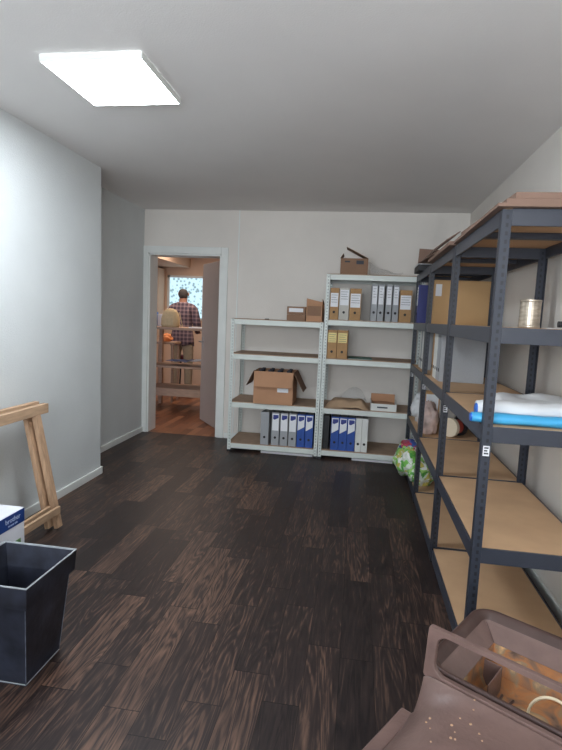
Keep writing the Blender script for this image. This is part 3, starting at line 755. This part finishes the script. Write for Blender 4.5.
MB().tube([(.17, .15, .364), (.16, .18, .366), (.145, .21, .366), (.15, .25, .364)], .004, 6).build('rust_crust', M['tubdark'], tub)
MB().tube([(.11, .14, .364), (.12, .17, .366), (.125, .20, .366), (.12, .25, .364)], .004, 6).build('rust_crust', M['tubdark'], tub)
pts = [(.055*math.cos(a), .0, .055*math.sin(a)) for a in [math.radians(-50+280*i/30) for i in range(31)]]
cblo = bpy.data.objects.new('cable', None); bpy.data.objects.remove(cblo)
cc = B+dx*.262+ny*.19
cab = MB().tube([(p[0], p[1]-.02*(i/30), p[2]) for i, p in enumerate(pts)], .0038, 8).build('cable', M['rubber'], loc=(cc.x, cc.y, .405), smooth=True)
cab.rotation_euler = (-.35, 0, th); tag(cab, 'cream cable bent in a loop inside the open brown tub', 'cable')
st = B+dx*.012+ny*.10

bxn = thing('lidded_crate', (B.x, B.y, 0), 'brown plastic crate with closed domed lid and long slotted handle, nearest the camera', 'crate', rz=th)
Z0 = .50
def ring2(x0, x1, y0, y1, r, z): return rr(x0, x1, y0, y1, r, z, 7)
X1, Y0 = .66, -.36
MB().loft([ring2(.03, X1, Y0, -.012, .03, 0), ring2(.018, X1, Y0, -.008, .04, .379)], True, True, True).build('crate_body', M['tub'], bxn, smooth=False)
# domed lid : highest along the handle edge, falling away over a rounded shoulder on the left
mb = MB(); nx, nn = 30, 24; G_ = []
def lidz(x, n):
    return .402+.098*max(0, 1-(1-math.exp(n/.030))*1)+(.088*(1-math.exp(-max(x, 0)/.055)))*(1-math.exp(n/.030))
for i in range(nx+1):
    x = X1*((i/nx)**1.7); row = []
    for j in range(nn+1):
        n_ = (Y0)*((j/nn)**1.7); row.append((x, n_, lidz(x, n_)-(.012*math.exp(-x/.012) if n_ > -.05 else 0)))
    G_.append(row)
V = [[mb.bm.verts.new(p) for p in row] for row in G_]
for i in range(nx):
    for j in range(nn): mb.bm.faces.new((V[i][j], V[i+1][j], V[i+1][j+1], V[i][j+1]))
loop = [V[i][0] for i in range(nx+1)]+[V[nx][j] for j in range(1, nn+1)]+[V[i][nn] for i in range(nx-1, -1, -1)]+[V[0][j] for j in range(nn-1, 0, -1)]
low = [mb.bm.verts.new((v.co.x, v.co.y, .38)) for v in loop]
for i in range(len(loop)): j = (i+1) % len(loop); mb.bm.faces.new((loop[i], loop[j], low[j], low[i]))
mb.bm.faces.new(low)
mb.build('lid', M['tub'], bxn, smooth=True)
MB().frust((-.042, -.001, Y0, -.028), (-.036, -.001, Y0, -.034), .382, .402).build('side_flange', M['tub'], bxn, bevel=.004)
# handle : upright slotted frame along the far edge, bar on top
m = MB(); hz0, hz1 = .49, .618; yA, yB = .002, .016
def hp(u, v, q): return (u, yA+q+ (v-hz0)*.12, v)
outer = [(-.006, hz0), (.66, hz0), (.66, hz1-.02), (.64, hz1), (.012, hz1), (.0, hz1-.006)]
def rrect(x0, x1, z0, z1, r, n=6):
    p = []
    for cx_, cz_, a in ((x1-r, z1-r, 0), (x0+r, z1-r, 90), (x0+r, z0+r, 180), (x1-r, z0+r, 270)):
        for k in range(n+1):
            q = math.radians(a+90*k/n); p.append((cx_+r*math.cos(q), cz_+r*math.sin(q)))
    return p
inner = rrect(.022, .64, .505, .604, .028)
# outer ring resampled with the same count by pushing the inner outline outwards onto the outer rectangle
cxo, czo = .33, .555
outr = []
for (u, v) in rrect(-.004, .664, hz0, hz1, .008): outr.append((u, v))
A0 = [m.bm.verts.new(hp(u, v, 0)) for u, v in outr]; A1 = [m.bm.verts.new(hp(u, v, .014)) for u, v in outr]
I0 = [m.bm.verts.new(hp(u, v, 0)) for u, v in inner]; I1 = [m.bm.verts.new(hp(u, v, .014)) for u, v in inner]
n_ = len(outr)
for i in range(n_):
    j = (i+1) % n_
    m.bm.faces.new((A0[i], A0[j], I0[j], I0[i])); m.bm.faces.new((A1[i], A1[j], I1[j], I1[i]))
    m.bm.faces.new((A0[i], A0[j], A1[j], A1[i])); m.bm.faces.new((I0[i], I0[j], I1[j], I1[i]))
m.build('handle_frame', M['tub'], bxn, bevel=.002)
random.seed(3)
for k in range(14):
    u = .12+random.gauss(0, .035); v = -.10+random.gauss(0, .03); zz = lidz(u, v)
    MB().cyl((u, v, zz-.0005), (u, v, zz+.0012), random.uniform(.0012, .0032), 7).build('dirt_fleck', M['pineleg'], bxn)

# ---------------------------------------------------------------- next room : bench rack, bag, man
rb = thing('workbench', (-2.96, 6.85, 0), 'pale wooden workbench with two lower shelves in the next room', 'workbench')
bw, bd = 1.16, .5
for x in (0, bw-.05):
    for y in (0, bd-.05): MB().box(x, x+.05, y, y+.05, 0, 1.14).build('leg', M['wood'], rb)
MB().box(-.04, bw+.02, -.02, bd+.02, 1.14, 1.175).build('bench_top', M['wood'], rb, bevel=.003)
MB().box(.0, bw, .0, bd, .600, .630).build('shelf', M['wood'], rb, bevel=.003)
MB().box(-.02, bw, -.02, bd, .20, .31).build('shelf', M['wood'], rb, bevel=.003)
G = 'folded cloths on the workbench shelf'
tag(crumple('folded_cloth', -2.68, -2.37, 6.86, 7.2, .631, lambda u, v: .07, M['cloth_b'], amp=.02, seed=20), 'blue grey folded cloth on the middle shelf of the workbench, left one', 'cloth', G)
tag(crumple('folded_cloth', -2.34, -2.06, 6.86, 7.2, .631, lambda u, v: .08, M['label'], amp=.02, seed=23), 'pale blue and white folded cloth on the workbench shelf beside the door edge', 'cloth', G)
tag(MB().box(-2.36, -2.08, 6.88, 7.1, 1.1755, 1.19).build('paper_stack', M['label']), 'white papers lying on the workbench top beside the door edge', 'paper')
bp = thing('backpack', (-2.66, 6.97, 1.1755), 'cream canvas bag standing on the workbench in front of the man', 'bag')
rings = []
for zz, sx_, sy_ in ((0, .115, .07), (.02, .13, .08), (.12, .128, .08), (.2, .105, .07), (.245, .07, .05), (.262, .02, .015)):
    rings.append([(sx_*math.copysign(abs(math.cos(2*PI*k/20))**.6, math.cos(2*PI*k/20)), sy_*math.copysign(abs(math.sin(2*PI*k/20))**.6, math.sin(2*PI*k/20)), zz) for k in range(20)])
MB().loft(rings, True, True, True).build('bag_body', M['bagcream'], bp, smooth=True)
MB().tube([(.128, -.02, .05), (.16, -.03, .03), (.19, -.03, .012), (.135, -.02, .21)], .006, 6).build('strap', M['bagcream'], bp)
MB().box(-.08, .08, -.092, -.0805, .03, .13).build('front_pocket', M['bagcream'], bp, bevel=.004)
tag(MB().box(-3.06, -2.93, 7.0, 7.2, 1.1755, 1.38).build('canister', M['brightb'], bevel=.015), 'bright blue canister on the left end of the workbench', 'canister')
tag(MB().box(-2.92, -2.79, 7.12, 7.22, 1.1755, 1.35).build('carton', M['label'], bevel=.003), 'small white carton between the blue canister and the cream bag', 'carton')
stb = thing('side_table', (-3.12, 7.42, 0), 'small wooden side table behind the workbench', 'table')
for x in (0, .31):
    for y in (0, .24): MB().box(x, x+.03, y, y+.03, 0, .90).build('leg', M['wood'], stb)
MB().box(-.02, .36, -.02, .28, .90, .93).build('table_top', M['wood'], stb)
tag(blob('plastic_bag', (-2.95, 7.55, .931), (.10, .08, .07), M['orange'], 31, .3, 2.), 'orange plastic bag on the small wooden side table', 'bag')
ch = thing('stool', (-3.14, 8.5, 0), 'maroon padded stool on the floor of the next room', 'stool')
MB().cyl((.1, .1, .55), (.1, .1, .64), .16, 20).build('seat', M['maroon'], ch, bevel=.01)
for a in range(4): MB().bar((.1+.1*math.cos(a*PI/2), .1+.1*math.sin(a*PI/2), .549), (.1+.16*math.cos(a*PI/2), .1+.16*math.sin(a*PI/2), .01), .025, .025, (.3, .2, 1)).build('leg', M['black'], ch)
dc = thing('cabinet', (-2.60, 8.75, 0), 'dark low cabinet behind the man under the window', 'cabinet')
MB().box(0, .9, .02, .5, .06, 1.06).build('cabinet_body', M['darkcab'], dc, bevel=.004)
MB().box(.01, .445, 0, .0195, .08, 1.04).build('cabinet_door', M['darkcab'], dc); MB().box(.455, .89, 0, .0195, .08, 1.04).build('cabinet_door', M['darkcab'], dc)
MB().box(.02, .88, .04, .48, 0, .0598).build('plinth', M['black'], dc)
ws = thing('wall_cabinet', (-4.15, FY-.36, 1.05), 'pale wooden cupboard at the left of the bright window in the next room', 'cabinet')
MB().box(0, .40, .02, .35, -1.05, 1.15).build('cabinet_body', M['peach'], ws, bevel=.003)
MB().box(.005, .195, 0, .0195, -.95, 1.14).build('cabinet_door', M['peach'], ws); MB().box(.205, .395, 0, .0195, -.95, 1.14).build('cabinet_door', M['peach'], ws)
MB().box(.18, .19, -.02, -.0005, .0, .12).build('handle', M['chrome'], ws)

def skin(name, pts, edges, radii, m_, parent, root=0, sub=2):
    bm = bmesh.new(); lay = bm.verts.layers.skin.verify()
    vs = []
    for i, (p, r) in enumerate(zip(pts, radii)):
        v = bm.verts.new(p); v[lay].radius = r if isinstance(r, tuple) else (r, r); v[lay].use_root = (i == root); vs.append(v)
    for a, b_ in edges: bm.edges.new((vs[a], vs[b_]))
    me = bpy.data.meshes.new(name); bm.to_mesh(me); bm.free()
    o = bpy.data.objects.new(name, me); C.objects.link(o); me.materials.append(m_)
    if parent: o.parent = parent
    s_ = o.modifiers.new('skin', 'SKIN'); s_.use_smooth_shade = True
    q = o.modifiers.new('sub', 'SUBSURF'); q.levels = sub; q.render_levels = sub
    dg = bpy.context.evaluated_depsgraph_get(); me2 = bpy.data.meshes.new_from_object(o.evaluated_get(dg))
    o.modifiers.clear(); o.data = me2
    if not me2.materials: me2.materials.append(m_)
    for f in me2.polygons: f.use_smooth = True
    return o
man = thing('person', (-2.89, 8.12, 0), 'man in checked shirt and khaki trousers, his back turned, in the next room', 'person', rz=.1)
# y+ is forward (away from the camera)
bp_ = [(0, 0, .98), (0, .0, 1.12), (0, .0, 1.30), (0, -.01, 1.45), (0, .0, 1.53), (0, .02, 1.60), (0, .03, 1.69), (0, .03, 1.78),
       (-.17, 0, 1.46), (-.22, .03, 1.20), (-.16, .22, 1.09), (-.13, .29, 1.075),
       (.17, 0, 1.46), (.235, .03, 1.20), (.20, .22, 1.08), (.18, .29, 1.07),
       (-.10, 0, .90), (-.11, .01, .50), (-.12, -.02, .09), (-.13, .08, .045),
       (.10, 0, .90), (.11, .01, .50), (.12, -.02, .09), (.13, .08, .045)]
be = [(0,1),(1,2),(2,3),(3,4),(4,5),(5,6),(6,7),(3,8),(8,9),(9,10),(10,11),(3,12),(12,13),(13,14),(14,15),(0,16),(16,17),(17,18),(18,19),(0,20),(20,21),(21,22),(22,23)]
brd = [(.14,.10),(.14,.10),(.15,.10),(.13,.09),(.058,.058),(.065,.075),(.078,.095),(.055,.07),.058,.044,.032,.028,.058,.044,.032,.028,.085,.060,.042,.035,.085,.060,.042,.035]
body = skin('body', bp_, be, brd, M['skin'], man)
# clothes : the body surface moved outwards, cut at collar, cuffs, hem
def cloth(name, keep, off, m_):
    bm = bmesh.new(); bm.from_mesh(body.data); bm.normal_update()
    bmesh.ops.delete(bm, geom=[f_ for f_ in bm.faces if not keep(f_.calc_center_median())], context='FACES')
    for v in bm.verts: v.co += v.normal*off(v.co)
    mb = MB(); mb.bm.free(); mb.bm = bm
    return mb.build(name, m_, man, smooth=True, solid=.006)
cloth('shirt', lambda c: (c.z > .86 and c.z < 1.535 and c.y < .255 and (abs(c.x) > .085 or c.z > .86) and not (c.y > .12 and c.z < .9)), lambda c: .026-.012*(c.y > .1), M['plaid'])
cloth('trousers', lambda c: c.z < 1.0 and c.z > .10 and c.y < .14, lambda c: .014, M['khaki'])
skin('hair', [(0, -.012, 1.60), (0, .0, 1.68), (0, .015, 1.78)], [(0,1),(1,2)], [(.070,.065),(.090,.092),(.075,.085)], M['hair'], man)
for s_ in (-1, 1):
    skin('shoe', [(s_*.12, -.05, .04), (s_*.125, .06, .035), (s_*.13, .19, .03)], [(0,1),(1,2)], [(.05,.042),(.05,.038),(.04,.028)], M['black'], man)
    hb = Vector((-.13, .30, 1.072)) if s_ < 0 else Vector((.18, .30, 1.068))
    pts = [tuple(hb), tuple(hb+Vector((0, .07, -.01)))]; ed = [(0,1)]; ra = [(.028,.018),(.036,.014)]
    for k, (ox_, ln) in enumerate(((-.030, .062), (-.010, .075), (.010, .070), (.029, .055))):
        i0 = len(pts); pts += [tuple(hb+Vector((ox_, .085, -.012))), tuple(hb+Vector((ox_*1.1, .085+ln*.55, -.018))), tuple(hb+Vector((ox_*1.1, .085+ln, -.034)))]
        ed += [(1, i0), (i0, i0+1), (i0+1, i0+2)]; ra += [.009, .008, .007]
    i0 = len(pts); pts += [tuple(hb+Vector((-s_*.04, .03, -.005))), tuple(hb+Vector((-s_*.055, .065, -.012)))]; ed += [(0, i0), (i0, i0+1)]; ra += [.011, .009]
    skin('hand', pts, ed, ra, M['skin'], man, sub=1)
for s_ in (-1, 1):
    blob('ear', (s_*.082, .03, 1.665), (.012, .022, .032), M['skin'], 1, .05, 1., man, 1, False)
blob('nose', (0, .125, 1.66), (.014, .018, .022), M['skin'], 2, .05, 1., man, 1, False)

# ---------------------------------------------------------------- lights
def area(name, loc, rot, sx, sy, power, col):
    l = bpy.data.lights.new(name, 'AREA'); l.shape = 'RECTANGLE'; l.size = sx; l.size_y = sy; l.energy = power; l.color = col
    o = bpy.data.objects.new(name, l); C.objects.link(o); o.location = loc; o.rotation_euler = rot; return o
area('daylight', ((wx0+wx1)/2, YB-.15, (wz0+wz1)/2), (PI/2+.75, 0, 0), 1.9, 1.15, 105, (.86, .93, 1))
area('next_room_lamp', (-2.6, 7.6, 2.45), (0, 0, 0), 1.6, 1.6, 26, (1, .82, .68))
wd = bpy.data.worlds.new('World'); bpy.context.scene.world = wd; wd.use_nodes = True
wd.node_tree.nodes['Background'].inputs[0].default_value = (.7, .8, 1, 1); wd.node_tree.nodes['Background'].inputs[1].default_value = .6

# ---------------------------------------------------------------- camera
F, psi, tt, ro, hc = (509.25537, 0.147927, 0.113431, 0.043156, 1.38455)
f = Vector((-math.sin(psi)*math.cos(tt), math.cos(psi)*math.cos(tt), -math.sin(tt)))
r = Vector((math.cos(psi), math.sin(psi), 0)); u = r.cross(f)
r2 = r*math.cos(ro)+u*math.sin(ro); u2 = -r*math.sin(ro)+u*math.cos(ro)
cam = bpy.data.cameras.new('Camera'); co = bpy.data.objects.new('Camera', cam); C.objects.link(co)
co.matrix_world = Matrix.Translation((0, 0, hc)) @ Matrix((r2, u2, -f)).transposed().to_4x4()
cam.sensor_fit = 'HORIZONTAL'; cam.sensor_width = 36; cam.lens = F/562*36; cam.clip_start = .05
S = bpy.context.scene; S.camera = co
S.view_settings.view_transform = 'Standard'; S.view_settings.look = 'None'; S.view_settings.gamma = 1; S.view_settings.use_curve_mapping = False
S.view_settings.exposure = 0.45
